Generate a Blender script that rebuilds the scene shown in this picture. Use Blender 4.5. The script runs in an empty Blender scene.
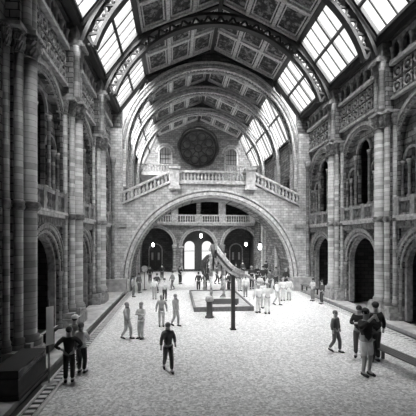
import bpy, bmesh, math, random
from mathutils import Vector, Matrix
from mathutils.geometry import tessellate_polygon
random.seed(7)
PI = math.pi
scene = bpy.context.scene
COL = scene.collection

# ------------------------------------------------------------------ layout (metres)
CAMX, CAMH, FOC, YAW, HOR = -2.8933, 4.1088, 343.8874, 0.0937, 239.1649
BAY = 5.4
YK = [5.9 + BAY * k for k in range(8)]          # pier lines; YK[4] is the bridge, YK[7] the far wall
WX = 8.0                                        # face of the side walls
RIDGE, PURX, PURZ, SILLX, SILLZ = 19.46, 5.13, 17.18, 7.4, 14.15
cs, sn = math.cos(YAW), math.sin(YAW)

def at(px, py, v):
    """a point seen at (px, py) at depth v along the viewing direction"""
    u, w = (px - 208) / FOC * v, (HOR - py) / FOC * v
    return Vector((CAMX + u * cs + v * sn, -u * sn + v * cs, CAMH + w))

def on_floor(px, py, z=0.0):
    v = (z - CAMH) * FOC / (HOR - py)
    return at(px, py, v), v

# ------------------------------------------------------------------ materials (grey: the place is rendered in black and white)
MATS = {}
def nodes(name):
    m = bpy.data.materials.new(name); m.use_nodes = True
    nt = m.node_tree; b = nt.nodes['Principled BSDF']
    return m, nt, b

def plain(name, v, rough=0.7, metal=0.0, noise=0.0, scale=8.0, emit=0.0):
    if name in MATS: return MATS[name]
    m, nt, b = nodes(name)
    b.inputs['Base Color'].default_value = (v, v, v, 1)
    b.inputs['Roughness'].default_value = rough
    b.inputs['Metallic'].default_value = metal
    if noise:
        tc = nt.nodes.new('ShaderNodeTexCoord'); n = nt.nodes.new('ShaderNodeTexNoise')
        n.inputs['Scale'].default_value = scale; n.inputs['Detail'].default_value = 5
        r = nt.nodes.new('ShaderNodeValToRGB')
        lo, hi = max(0, v * (1 - noise)), min(1, v * (1 + noise))
        r.color_ramp.elements[0].position = .3; r.color_ramp.elements[0].color = (lo, lo, lo, 1)
        r.color_ramp.elements[1].position = .7; r.color_ramp.elements[1].color = (hi, hi, hi, 1)
        nt.links.new(tc.outputs['Object'], n.inputs['Vector']); nt.links.new(n.outputs['Fac'], r.inputs['Fac'])
        nt.links.new(r.outputs['Color'], b.inputs['Base Color'])
    if emit:
        b.inputs['Emission Color'].default_value = (1, 1, 1, 1); b.inputs['Emission Strength'].default_value = emit
    MATS[name] = m
    return m

def masonry(name, a, b_, mortar, w=.62, h=.3, noise=.35, band=0.0, bump=.4):
    m, nt, bs = nodes(name); L = nt.links.new; N = nt.nodes.new
    geo = N('ShaderNodeNewGeometry'); sep = N('ShaderNodeSeparateXYZ'); L(geo.outputs['Position'], sep.inputs[0])
    ad = N('ShaderNodeMath'); ad.operation = 'ADD'; L(sep.outputs['X'], ad.inputs[0]); L(sep.outputs['Y'], ad.inputs[1])
    cb = N('ShaderNodeCombineXYZ'); L(ad.outputs[0], cb.inputs['X']); L(sep.outputs['Z'], cb.inputs['Y'])
    br = N('ShaderNodeTexBrick'); L(cb.outputs[0], br.inputs['Vector'])
    br.inputs['Color1'].default_value = (a, a, a, 1); br.inputs['Color2'].default_value = (b_, b_, b_, 1)
    br.inputs['Mortar'].default_value = (mortar, mortar, mortar, 1)
    br.inputs['Scale'].default_value = 1; br.inputs['Brick Width'].default_value = w; br.inputs['Row Height'].default_value = h
    br.inputs['Mortar Size'].default_value = .018
    no = N('ShaderNodeTexNoise'); no.inputs['Scale'].default_value = 2.3; no.inputs['Detail'].default_value = 8; no.inputs['Roughness'].default_value = .7
    L(geo.outputs['Position'], no.inputs['Vector'])
    mr = N('ShaderNodeMapRange'); L(no.outputs['Fac'], mr.inputs['Value'])
    mr.inputs['From Min'].default_value = .3; mr.inputs['From Max'].default_value = .7
    mr.inputs['To Min'].default_value = 1 - noise; mr.inputs['To Max'].default_value = 1 + noise
    mu = N('ShaderNodeMix'); mu.data_type = 'RGBA'; mu.blend_type = 'MULTIPLY'; mu.inputs['Factor'].default_value = 1
    L(br.outputs['Color'], mu.inputs[6]); L(mr.outputs['Result'], mu.inputs[7])
    out = mu.outputs[2]
    if band:                                     # courses of paler stone
        fr = N('ShaderNodeMath'); fr.operation = 'PINGPONG'; L(sep.outputs['Z'], fr.inputs[0]); fr.inputs[1].default_value = .6
        gt = N('ShaderNodeMath'); gt.operation = 'GREATER_THAN'; L(fr.outputs[0], gt.inputs[0]); gt.inputs[1].default_value = .38
        mb = N('ShaderNodeMath'); mb.operation = 'MULTIPLY_ADD'; L(gt.outputs[0], mb.inputs[0]); mb.inputs[1].default_value = band; mb.inputs[2].default_value = 1
        m2 = N('ShaderNodeMix'); m2.data_type = 'RGBA'; m2.blend_type = 'MULTIPLY'; m2.inputs['Factor'].default_value = 1
        L(out, m2.inputs[6]); L(mb.outputs[0], m2.inputs[7]); out = m2.outputs[2]
    L(out, bs.inputs['Base Color'])
    bp = N('ShaderNodeBump'); bp.inputs['Strength'].default_value = bump; bp.inputs['Distance'].default_value = .03
    L(br.outputs['Fac'], bp.inputs['Height']); bp.invert = True; L(bp.outputs[0], bs.inputs['Normal'])
    bs.inputs['Roughness'].default_value = .8
    return m

def drums(name, lo, hi, h=.19):
    """stone shaft built up of drums of slightly different tone"""
    m, nt, bs = nodes(name); L = nt.links.new; N = nt.nodes.new
    geo = N('ShaderNodeNewGeometry'); sep = N('ShaderNodeSeparateXYZ'); L(geo.outputs['Position'], sep.inputs[0])
    dv = N('ShaderNodeMath'); dv.operation = 'DIVIDE'; L(sep.outputs['Z'], dv.inputs[0]); dv.inputs[1].default_value = h
    fl = N('ShaderNodeMath'); fl.operation = 'FLOOR'; L(dv.outputs[0], fl.inputs[0])
    fr = N('ShaderNodeMath'); fr.operation = 'FRACT'; L(dv.outputs[0], fr.inputs[0])
    ob = N('ShaderNodeObjectInfo'); ad = N('ShaderNodeMath'); ad.operation = 'ADD'; L(fl.outputs[0], ad.inputs[0]); L(ob.outputs['Random'], ad.inputs[1])
    wn = N('ShaderNodeTexWhiteNoise'); wn.noise_dimensions = '1D'; L(ad.outputs[0], wn.inputs['W'])
    no = N('ShaderNodeTexNoise'); no.inputs['Scale'].default_value = 5; no.inputs['Detail'].default_value = 7; L(geo.outputs['Position'], no.inputs['Vector'])
    mx = N('ShaderNodeMath'); mx.operation = 'ADD'; L(wn.outputs['Value'], mx.inputs[0]); L(no.outputs['Fac'], mx.inputs[1])
    mr = N('ShaderNodeMapRange'); L(mx.outputs[0], mr.inputs['Value']); mr.inputs['From Min'].default_value = .35; mr.inputs['From Max'].default_value = 1.65
    mr.inputs['To Min'].default_value = lo; mr.inputs['To Max'].default_value = hi
    jt = N('ShaderNodeMath'); jt.operation = 'GREATER_THAN'; L(fr.outputs[0], jt.inputs[0]); jt.inputs[1].default_value = .09
    jm = N('ShaderNodeMath'); jm.operation = 'MULTIPLY_ADD'; L(jt.outputs[0], jm.inputs[0]); jm.inputs[1].default_value = .5; jm.inputs[2].default_value = .5
    mu = N('ShaderNodeMath'); mu.operation = 'MULTIPLY'; L(mr.outputs[0], mu.inputs[0]); L(jm.outputs[0], mu.inputs[1])
    L(mu.outputs[0], bs.inputs['Base Color']); bs.inputs['Roughness'].default_value = .6
    return m

def floor_mat():
    m, nt, bs = nodes('terrazzo'); L = nt.links.new; N = nt.nodes.new
    geo = N('ShaderNodeNewGeometry')
    vo = N('ShaderNodeTexVoronoi'); vo.inputs['Scale'].default_value = 17; L(geo.outputs['Position'], vo.inputs['Vector'])
    n1 = N('ShaderNodeTexNoise'); n1.inputs['Scale'].default_value = 20; n1.inputs['Detail'].default_value = 9; n1.inputs['Roughness'].default_value = .8; L(geo.outputs['Position'], n1.inputs['Vector'])
    n2 = N('ShaderNodeTexNoise'); n2.inputs['Scale'].default_value = .45; n2.inputs['Detail'].default_value = 4; L(geo.outputs['Position'], n2.inputs['Vector'])
    s = N('ShaderNodeSeparateColor'); L(vo.outputs['Color'], s.inputs[0])
    a = N('ShaderNodeMath'); a.operation = 'MULTIPLY_ADD'; L(s.outputs[0], a.inputs[0]); a.inputs[1].default_value = .3; L(n1.outputs['Fac'], a.inputs[2])
    b = N('ShaderNodeMath'); b.operation = 'MULTIPLY_ADD'; L(n2.outputs['Fac'], b.inputs[0]); b.inputs[1].default_value = .12; L(a.outputs[0], b.inputs[2])
    r = N('ShaderNodeValToRGB'); r.color_ramp.elements[0].position = .42; r.color_ramp.elements[0].color = (.16, .16, .16, 1)
    r.color_ramp.elements[1].position = .9; r.color_ramp.elements[1].color = (.92, .92, .92, 1)
    L(b.outputs[0], r.inputs[0]); L(r.outputs[0], bs.inputs['Base Color']); bs.inputs['Roughness'].default_value = .3
    return m

def painted_panel():
    m, nt, bs = nodes('painted_panel'); L = nt.links.new; N = nt.nodes.new
    geo = N('ShaderNodeNewGeometry')
    vo = N('ShaderNodeTexVoronoi'); vo.feature = 'SMOOTH_F1'; vo.inputs['Scale'].default_value = 3.2; L(geo.outputs['Position'], vo.inputs['Vector'])
    n = N('ShaderNodeTexNoise'); n.inputs['Scale'].default_value = 5; n.inputs['Detail'].default_value = 5; n.inputs['Distortion'].default_value = 1.5; L(geo.outputs['Position'], n.inputs['Vector'])
    a = N('ShaderNodeMath'); a.operation = 'MULTIPLY_ADD'; L(vo.outputs['Distance'], a.inputs[0]); a.inputs[1].default_value = -.6; L(n.outputs['Fac'], a.inputs[2])
    r = N('ShaderNodeValToRGB'); r.color_ramp.elements[0].position = .2; r.color_ramp.elements[0].color = (.02, .02, .02, 1)
    r.color_ramp.elements[1].position = .42; r.color_ramp.elements[1].color = (.2, .2, .2, 1)
    L(a.outputs[0], r.inputs[0]); L(r.outputs[0], bs.inputs['Base Color']); bs.inputs['Roughness'].default_value = .8
    return m

def pane_mat():
    m = bpy.data.materials.new('roof_glass'); m.use_nodes = True; nt = m.node_tree; nt.nodes.clear()
    o = nt.nodes.new('ShaderNodeOutputMaterial'); t = nt.nodes.new('ShaderNodeBsdfTransparent'); tl = nt.nodes.new('ShaderNodeBsdfTranslucent')
    t.inputs[0].default_value = (.9, .9, .9, 1); tl.inputs[0].default_value = (.85, .85, .85, 1)
    mx = nt.nodes.new('ShaderNodeMixShader'); n = nt.nodes.new('ShaderNodeTexNoise'); n.inputs['Scale'].default_value = .9; n.inputs['Detail'].default_value = 5
    g = nt.nodes.new('ShaderNodeNewGeometry'); nt.links.new(g.outputs['Position'], n.inputs['Vector'])
    mr = nt.nodes.new('ShaderNodeMapRange'); mr.inputs['From Min'].default_value = .3; mr.inputs['From Max'].default_value = .7
    mr.inputs['To Min'].default_value = .01; mr.inputs['To Max'].default_value = .05
    nt.links.new(n.outputs['Fac'], mr.inputs['Value']); nt.links.new(mr.outputs[0], mx.inputs[0])
    nt.links.new(t.outputs[0], mx.inputs[1]); nt.links.new(tl.outputs[0], mx.inputs[2]); nt.links.new(mx.outputs[0], o.inputs[0])
    return m

BRICK = masonry('wall_masonry', .27, .10, .03, .5, .24, .6)
BANDED = masonry('banded_masonry', .17, .065, .025, .62, .3, .6, band=1.0)
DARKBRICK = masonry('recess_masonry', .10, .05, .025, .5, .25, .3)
PALE = masonry('pale_ashlar', .62, .46, .33, .42, .2, .45, bump=.25)
GABLE = masonry('gable_masonry', .28, .16, .07, .5, .24, .45)
SHAFT = drums('shaft_drums', .13, .38)
STONE = plain('carved_stone', .24, .8, noise=.6, scale=6)
PALESTONE = plain('pale_stone', .36, .75, noise=.4, scale=5)
WHITESTONE = plain('rail_stone', .6, .7, noise=.35, scale=5)
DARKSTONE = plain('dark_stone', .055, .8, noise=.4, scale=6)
IRON = plain('painted_iron', .018, .5, noise=.3, scale=10)
IRONPALE = plain('gilded_iron', .16, .5, noise=.4, scale=9)
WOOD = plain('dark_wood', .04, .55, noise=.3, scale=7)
COFFER = plain('coffer_frame', .48, .7, noise=.4, scale=9)
PANEL = painted_panel()
GLASS = pane_mat()
FLOOR = floor_mat()
BLACK = plain('black_paint', .02, .5)
WHITE = plain('white_board', .92, .6, noise=.03)
BONE = plain('bone', .4, .6, noise=.6, scale=7)
BONEDARK = plain('bone_dark', .05, .7, noise=.4, scale=7)  # skeleton's darks put into the colour; paler bone carries its highlights
LAMPGLOW = plain('lamp_glass', .9, .4, emit=14)
KERB = plain('kerb_stone', .6, .6, noise=.2, scale=4)
MARBLE = plain('step_stone', .42, .6, noise=.3, scale=3)

# ------------------------------------------------------------------ mesh builder
class MB:
    def __init__(s): s.v = []; s.f = []
    def add(s, vs, fs):
        o = len(s.v); s.v += [tuple(p) for p in vs]; s.f += [tuple(i + o for i in q) for q in fs]; return s
    def box(s, x0, x1, y0, y1, z0, z1):
        return s.add([(x0,y0,z0),(x1,y0,z0),(x1,y1,z0),(x0,y1,z0),(x0,y0,z1),(x1,y0,z1),(x1,y1,z1),(x0,y1,z1)],
                     [(0,3,2,1),(4,5,6,7),(0,1,5,4),(1,2,6,5),(2,3,7,6),(3,0,4,7)])
    def bar(s, a, b, w, h=None, up=(0,0,1)):
        """rectangular bar from a to b, w wide, h deep"""
        h = h or w; a = Vector(a); b = Vector(b); d = (b - a).normalized(); u = Vector(up)
        if abs(d.dot(u)) > .98: u = Vector((0,1,0))
        p = d.cross(u).normalized(); q = p.cross(d).normalized()
        vs = [c + p * (i * w / 2) + q * (j * h / 2) for c in (a, b) for i, j in ((-1,-1),(1,-1),(1,1),(-1,1))]
        return s.add(vs, [(0,1,2,3),(7,6,5,4),(0,4,5,1),(1,5,6,2),(2,6,7,3),(3,7,4,0)])
    def lathe(s, prof, x=0, y=0, n=14, lobes=0, amp=0.0):
        vs = []; fs = []
        for k, (r, z) in enumerate(prof):
            for i in range(n):
                t = 2 * PI * i / n; rr = r * (1 + amp * math.cos(lobes * t + k * PI)) if lobes else r
                vs.append((x + rr * math.cos(t), y + rr * math.sin(t), z))
        m = len(prof)
        for k in range(m - 1):
            for i in range(n):
                j = (i + 1) % n; fs.append((k*n+i, k*n+j, (k+1)*n+j, (k+1)*n+i))
        fs.append(tuple(range(n - 1, -1, -1))); fs.append(tuple((m-1)*n + i for i in range(n)))
        return s.add(vs, fs)
    def tube(s, pts, rad, n=8):
        pts = [Vector(p) for p in pts]; m = len(pts); rads = rad if hasattr(rad, '__len__') else [rad] * m
        vs = []; fs = []; ref = None
        for i, p in enumerate(pts):
            d = (pts[min(i+1, m-1)] - pts[max(i-1, 0)]).normalized()
            if ref is None: ref = Vector((0,0,1)) if abs(d.z) < .9 else Vector((1,0,0))
            a = (ref - d * ref.dot(d)).normalized(); b = d.cross(a); ref = a
            for k in range(n):
                t = 2 * PI * k / n; vs.append(p + (a * math.cos(t) + b * math.sin(t)) * rads[i])
        for i in range(m - 1):
            for k in range(n):
                j = (k+1) % n; fs.append((i*n+k, i*n+j, (i+1)*n+j, (i+1)*n+k))
        fs.append(tuple(range(n-1, -1, -1))); fs.append(tuple((m-1)*n+k for k in range(n)))
        return s.add(vs, fs)
    def ball(s, c, r, nu=10, nv=7):
        r = r if hasattr(r, '__len__') else (r, r, r); vs = []; fs = []
        for j in range(1, nv):
            t = PI * j / nv
            for i in range(nu):
                u = 2*PI*i/nu; vs.append((c[0]+r[0]*math.sin(t)*math.cos(u), c[1]+r[1]*math.sin(t)*math.sin(u), c[2]+r[2]*math.cos(t)))
        a = len(vs); vs += [(c[0],c[1],c[2]+r[2]), (c[0],c[1],c[2]-r[2])]
        for j in range(nv - 2):
            for i in range(nu):
                k = (i+1) % nu; fs.append((j*nu+i, (j+1)*nu+i, (j+1)*nu+k, j*nu+k))
        for i in range(nu):
            k = (i+1) % nu; fs.append((a, i, k)); fs.append((a+1, (nv-2)*nu+k, (nv-2)*nu+i))
        return s.add(vs, fs)
    def ring(s, axis, c, R0, R1, d0, d1, a0=0, a1=PI, n=28):
        """arch band: radii R0..R1, in the plane across `axis`, from depth d0 to d1 along it; c = (centre across, centre height)"""
        vs = []; fs = []
        for i in range(n + 1):
            t = a0 + (a1 - a0) * i / n
            for R, d in ((R0,d0),(R1,d0),(R1,d1),(R0,d1)):
                p, z = c[0] + R * math.cos(t), c[1] + R * math.sin(t)
                vs.append((d, p, z) if axis == 'x' else (p, d, z))
        for i in range(n):
            for k in range(4):
                j = (k+1) % 4; fs.append((i*4+k, i*4+j, (i+1)*4+j, (i+1)*4+k))
        fs.append((0,1,2,3)); fs.append((n*4+3, n*4+2, n*4+1, n*4))
        return s.add(vs, fs)
    def arc_blocks(s, axis, c, R, size, d0, d1, n, a0=0, a1=PI, fill=.55):
        """a continuous band whose front steps out in n raised blocks"""
        vs = []; fs = []; lo = d0 + (d1 - d0) * .25; st = []
        for i in range(n):
            ta = a0 + (a1-a0) * (i + .5 - fill/2) / n; tb = a0 + (a1-a0) * (i + .5 + fill/2) / n
            st += [(ta, 0), (ta, 1), (tb, 1), (tb, 0)]
        for t, up in st:
            x0, x1 = (d0, d1)
            if axis == 'x': x1 = d1 if up else d0 + (d1-d0)*.3
            else: x0 = d0 if up else d0 + (d1-d0)*.3
            for R_, d in ((R-size/2, x0), (R+size/2, x0), (R+size/2, x1), (R-size/2, x1)):
                p, z = c[0] + R_*math.cos(t), c[1] + R_*math.sin(t); vs.append((d, p, z) if axis == 'x' else (p, d, z))
        for i in range(len(st) - 1):
            for k in range(4):
                j = (k+1) % 4; fs.append((i*4+k, i*4+j, (i+1)*4+j, (i+1)*4+k))
        return s.add(vs, fs)
    def sheet(s, axis, outer, holes, d0, d1):
        """a slab in the plane across `axis` with holes, between depths d0 and d1"""
        loops = [outer] + holes; flat = [p for l in loops for p in l]
        tris = tessellate_polygon([[Vector((p[0], p[1], 0)) for p in l] for l in loops])
        P = (lambda p, d: (d, p[0], p[1])) if axis == 'x' else (lambda p, d: (p[0], d, p[1]))
        n = len(flat); vs = [P(p, d0) for p in flat] + [P(p, d1) for p in flat]; fs = []
        for t in tris: fs.append(tuple(t)); fs.append(tuple(i + n for i in reversed(t)))
        o = 0
        for l in loops:
            m = len(l)
            for i in range(m): j = (i+1) % m; fs.append((o+i, o+j, o+j+n, o+i+n))
            o += m
        return s.add(vs, fs)
    def mesh(s, name, smooth=False):
        me = bpy.data.meshes.new(name); me.from_pydata(s.v, [], s.f); me.update()
        bm = bmesh.new(); bm.from_mesh(me); bmesh.ops.recalc_face_normals(bm, faces=bm.faces); bm.to_mesh(me); bm.free()
        if smooth:
            for p in me.polygons: p.use_smooth = True
        return me

def arch_poly(c, r, spring, base, n=16, point=0.0):
    """opening outline: jambs from base to spring, round head (point>0 stretches it to a lancet)"""
    pts = [(c + r, base)]
    for i in range(n + 1):
        t = PI * i / n; pts.append((c + r * math.cos(t), spring + r * (1 + point) * math.sin(t)))
    pts.append((c - r, base)); return pts

# ------------------------------------------------------------------ scene objects
def link(name, data, parent=None, mat=None):
    o = bpy.data.objects.new(name, data); COL.objects.link(o)
    if mat is not None and data is not None and not data.materials: data.materials.append(mat)
    if parent is not None: o.parent = parent
    return o
def part(name, mb, mat, parent, smooth=False, label=None, loc=None):
    o = link(name, mb.mesh(name, smooth) if isinstance(mb, MB) else mb, parent, mat)
    if label: o['label'] = label
    if loc is not None: o.location = loc
    return o
def struct(name, mb, mat, smooth=False):
    o = link(name, mb.mesh(name, smooth), None, mat); o['kind'] = 'structure'; return o
def thing(name, label, cat, loc=(0,0,0), rz=0, group=None):
    o = link(name, None); o.location = loc; o.rotation_euler = (0,0,rz); o['label'] = label; o['category'] = cat
    o.empty_display_size = .2
    if group: o['group'] = group
    return o
def kids(o): return [c for c in bpy.data.objects if c.parent == o]
def dup(root, loc, rz, label):
    r = root.copy(); COL.objects.link(r); r.location = loc; r.rotation_euler = (0,0,rz); r['label'] = label
    for ch in kids(root):
        c = ch.copy(); COL.objects.link(c); c.parent = r
        for g in kids(ch):
            d = g.copy(); COL.objects.link(d); d.parent = c
    return r

# ================================================================== THE SETTING
f = MB().box(-12, 12, -6, 46.2, -.3, 0); struct('floor', f, FLOOR)

def side_wall(side, name):
    s = 1 if side == 'right' else -1
    holes = []
    for k in range(4):
        yc = (YK[k] + YK[k+1]) / 2
        holes.append(arch_poly(yc, 1.65, 2.7, .02, 20)); holes.append(arch_poly(yc, 1.95, 8.55, 5.3, 20))
    w = MB().sheet('x', [(-6, 0), (27.9, 0), (27.9, 12.75), (-6, 12.75)], holes, s*8.0, s*8.45)
    struct(name, w, BANDED)
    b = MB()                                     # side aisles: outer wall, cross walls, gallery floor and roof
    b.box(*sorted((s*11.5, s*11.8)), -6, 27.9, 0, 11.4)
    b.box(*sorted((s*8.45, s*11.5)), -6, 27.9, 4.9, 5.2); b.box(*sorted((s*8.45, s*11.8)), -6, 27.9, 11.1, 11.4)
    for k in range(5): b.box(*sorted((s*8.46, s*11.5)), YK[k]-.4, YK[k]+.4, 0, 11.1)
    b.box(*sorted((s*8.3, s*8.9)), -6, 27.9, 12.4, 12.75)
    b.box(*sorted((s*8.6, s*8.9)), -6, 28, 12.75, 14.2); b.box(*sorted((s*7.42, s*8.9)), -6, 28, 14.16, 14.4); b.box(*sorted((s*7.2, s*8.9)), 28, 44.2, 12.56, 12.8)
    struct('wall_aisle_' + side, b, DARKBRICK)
    # beyond the bridge
    hl = [arch_poly((YK[4]+YK[5])/2 + .4, .9, 9.0, 7.6, 12), arch_poly((YK[5]+YK[6])/2, .9, 9.0, 7.6, 12)]
    w = MB().sheet('x', [(27.9, 0), (44, 0), (44, 12.6), (27.9, 12.6)], hl, s*7.2, s*7.6)
    w.box(*sorted((s*8.4, s*8.8)), 27.9, 44, 6, 12); w.box(*sorted((s*7.1, s*8.9)), 27.45, 27.95, 10.5, 14.45)
    struct('wall_far_' + side, w, BRICK)
side_wall('left', 'wall_left'); side_wall('right', 'wall_right')
# wall behind the camera
w = MB().sheet('y', [(-12, 0), (12, 0), (12, 14.3), (7.4, 14.3), (PURX, PURZ), (0, RIDGE), (-PURX, PURZ), (-7.4, 14.3), (-12, 14.3)],
               [], -6.5, -6.0)
struct('wall_near', w, BRICK)

# far gable wall
gh = [arch_poly(0, 2.05, 3.15, .02, 20), arch_poly(-5.35, 2.15, 3.35, .02, 20), arch_poly(5.35, 2.15, 3.35, .02, 20)]
for x0, x1 in ((-6.9, -3.4), (-2.6, -.25), (.25, 2.6), (3.4, 6.9)): gh.append([(x0, 7.2), (x1, 7.2), (x1, 9.3), (x0, 9.3)])
gh += [arch_poly(-4.2, .68, 15.0, 13.0, 12), arch_poly(4.2, .68, 15.0, 13.0, 12)]
rose = []
for i in range(96):
    t = 2*PI*i/96; R = 2.45 + .16 * abs(math.cos(4*t + .4)); rose.append((R * math.cos(t), 15.8 + R * math.sin(t)))
gh.append(rose)
g = MB().sheet('y', [(-7.6, 0), (7.6, 0), (7.6, 14.4), (7.3, 14.4), (PURX, PURZ + .2), (0, RIDGE + .2), (-PURX, PURZ + .2), (-7.3, 14.4), (-7.6, 14.4)], gh, 43.7, 44.2)
struct('wall_far', g, GABLE)
v = MB()
v.box(-7.6, 7.6, 44.2, 48, 5.75, 6.1); v.box(-7.6, -7.3, 44.2, 48, 0, 9.6); v.box(7.3, 7.6, 44.2, 48, 0, 9.6)
v.box(-7.6, -2.6, 47, 47.3, 0, 9.6); v.box(2.6, 7.6, 47, 47.3, 0, 9.6); v.box(-2.6, 2.6, 47, 47.3, 5.9, 9.6); v.box(-7.6, 7.6, 44.2, 48, 9.4, 9.7)
for s in (-1, 1): v.box(*sorted((s*2.5, s*2.8)), 44.2, 46.2, 0, 5.8)
v.box(-3, 3, 44.6, 44.9, 12.8, 18.6) ; v.box(-5.2, -3.2, 44.5, 44.8, 12.8, 16); v.box(3.2, 5.2, 44.5, 44.8, 12.8, 16)
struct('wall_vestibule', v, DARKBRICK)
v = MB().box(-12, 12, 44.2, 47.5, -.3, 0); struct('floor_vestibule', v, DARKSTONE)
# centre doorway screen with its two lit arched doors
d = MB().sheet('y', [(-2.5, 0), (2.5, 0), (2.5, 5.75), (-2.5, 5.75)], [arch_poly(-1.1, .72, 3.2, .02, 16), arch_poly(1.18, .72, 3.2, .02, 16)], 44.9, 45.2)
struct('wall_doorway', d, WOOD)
for i, x in enumerate((-1.1, 1.18)):
    m = MB().ring('y', (x, 3.2), .66, .74, 44.86, 45.05, 0, PI, 14)
    m.box(x-.74, x-.66, 44.86, 45.05, 0, 3.2); m.box(x+.66, x+.74, 44.86, 45.05, 0, 3.2)
    dr = struct('door_%d' % (i+1), m, WOOD)
    b = MB().box(x-.68, x+.68, 44.95, 45.0, 2.5, 2.55)
    for q in range(7): b.ring('y', (x - .51 + .17*q, 2.64), .06, .08, 44.95, 44.99, 0, 2*PI, 8)
    part('transom_grille', b, plain('grille_grey', .3, .5), dr)
    q = arch_poly(x, .68, 3.2, .02, 12); part('glass', MB().add([(a, 45.03, b_) for a, b_ in q], [tuple(range(len(q)))]), GLASS, dr)
for i, (x, lab) in enumerate(((-5.6, 'left'), (5.4, 'right'))):
    m = MB().box(x-.95, x-.8, 46.85, 47.02, 0, 2.6).box(x+.8, x+.95, 46.85, 47.02, 0, 2.6); m.ring('y', (x, 2.6), .8, .95, 46.85, 47.02, 0, PI, 16)
    dr = struct('door_%d' % (i+3), m, PALESTONE)
    part('leaf', MB().box(x-.8, x-.03, 46.9, 46.98, 0, 2.6), WOOD, dr); part('leaf', MB().box(x+.03, x+.8, 46.9, 46.98, 0, 2.6), WOOD, dr)
    part('fanlight', MB().sheet('y', arch_poly(x, .8, 2.6, 2.6, 14)[1:-1], [], 46.9, 46.98), DARKSTONE, dr)
    for q in (-.42, .42): part('door_pane', MB().box(x+q-.13, x+q+.13, 46.85, 46.9, 1.3, 2.3), MARBLE, dr)

# roof: coffered slopes, ridge, purlins, rafters
def slope(mb, s, u0, u1, y0, y1, d0, d1):
    """box on the coffered slope: u runs 0 (purlin) to 1 (ridge), d = depth below the slope"""
    nx, nz = -s * (RIDGE - PURZ), -PURX; L = math.hypot(nx, nz); nx, nz = nx / L, nz / L
    P = lambda u, d: (s * PURX * (1 - u) + nx * d, PURZ + (RIDGE - PURZ) * u + nz * d)
    vs = []
    for y in (y0, y1):
        for u, d in ((u0, d0), (u1, d0), (u1, d1), (u0, d1)): p = P(u, d); vs.append((p[0], y, p[1]))
    mb.add(vs, [(0,1,2,3),(7,6,5,4),(0,4,5,1),(1,5,6,2),(2,6,7,3),(3,7,4,0)])
cm = MB()
for s in (-1, 1): slope(cm, s, -.01, 1.0, -6, 44.2, -.25, 0)
ceil = struct('ceiling', cm, PANEL)
for k in range(7):
    for s in (-1, 1):
        fm = MB(); y0, y1 = YK[k] + .12, YK[k+1] - .12
        for j in range(4):
            u = .015 + j * .97 / 3; slope(fm, s, u - .022, u + .022, y0, y1, 0, .13)
        for j in range(3):
            y = y0 + .12 + (y1 - y0 - .24) * j / 2; slope(fm, s, 0, 1, y - .11, y + .11, 0, .13)
        for a in range(3):                       # inner beading of each panel
            for b in range(2):
                ua, ub = .015 + a*.97/3 + .045, .015 + (a+1)*.97/3 - .045
                ya, yb = y0 + .12 + (y1-y0-.24)*b/2 + .26, y0 + .12 + (y1-y0-.24)*(b+1)/2 - .26
                slope(fm, s, ua, ub, ya-.035, ya+.035, 0, .06); slope(fm, s, ua, ub, yb-.035, yb+.035, 0, .06)
                slope(fm, s, ua-.007, ua+.007, ya, yb, 0, .06); slope(fm, s, ub-.007, ub+.007, ya, yb, 0, .06)
        part('coffer_frame', fm, COFFER, ceil)
tm = MB().box(-.12, .12, -6, 43.7, RIDGE - .42, RIDGE - .02)
for s in (-1, 1): tm.box(*sorted((s*(PURX-.13), s*(PURX+.16))), -6, 43.7, PURZ - .22, PURZ + .12); tm.box(*sorted((s*7.28, s*7.62)), -6, 27.9, SILLZ - .16, SILLZ + .08); tm.box(*sorted((s*7.1, s*7.4)), 27.9, 43.7, 12.48, 12.66)
struct('trim_1', tm, IRON)
tr = MB()
for k in range(0, 8):
    for s in (-1, 1):
        if k < 5: tr.bar((s*SILLX, YK[k], SILLZ), (s*PURX, YK[k], PURZ), .4, .34, up=(0,1,0)); tr.bar((s*PURX, YK[k], PURZ - .1), (0, YK[k], RIDGE - .1), .3, .3, up=(0,1,0))
struct('trim_2', tr, IRON)
# unseen closed slopes added in place of near skylights, to darken the near end
cl = MB()
for s in (-1, 1):
    ye = 9.9
    cl.add([(s*7.45,-6,14.1),(s*7.45,ye,14.1),(s*PURX,ye,PURZ+.1),(s*PURX,-6,PURZ+.1)], [(0,1,2,3)])
struct('ceiling_light_block', cl, WOOD)
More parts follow.
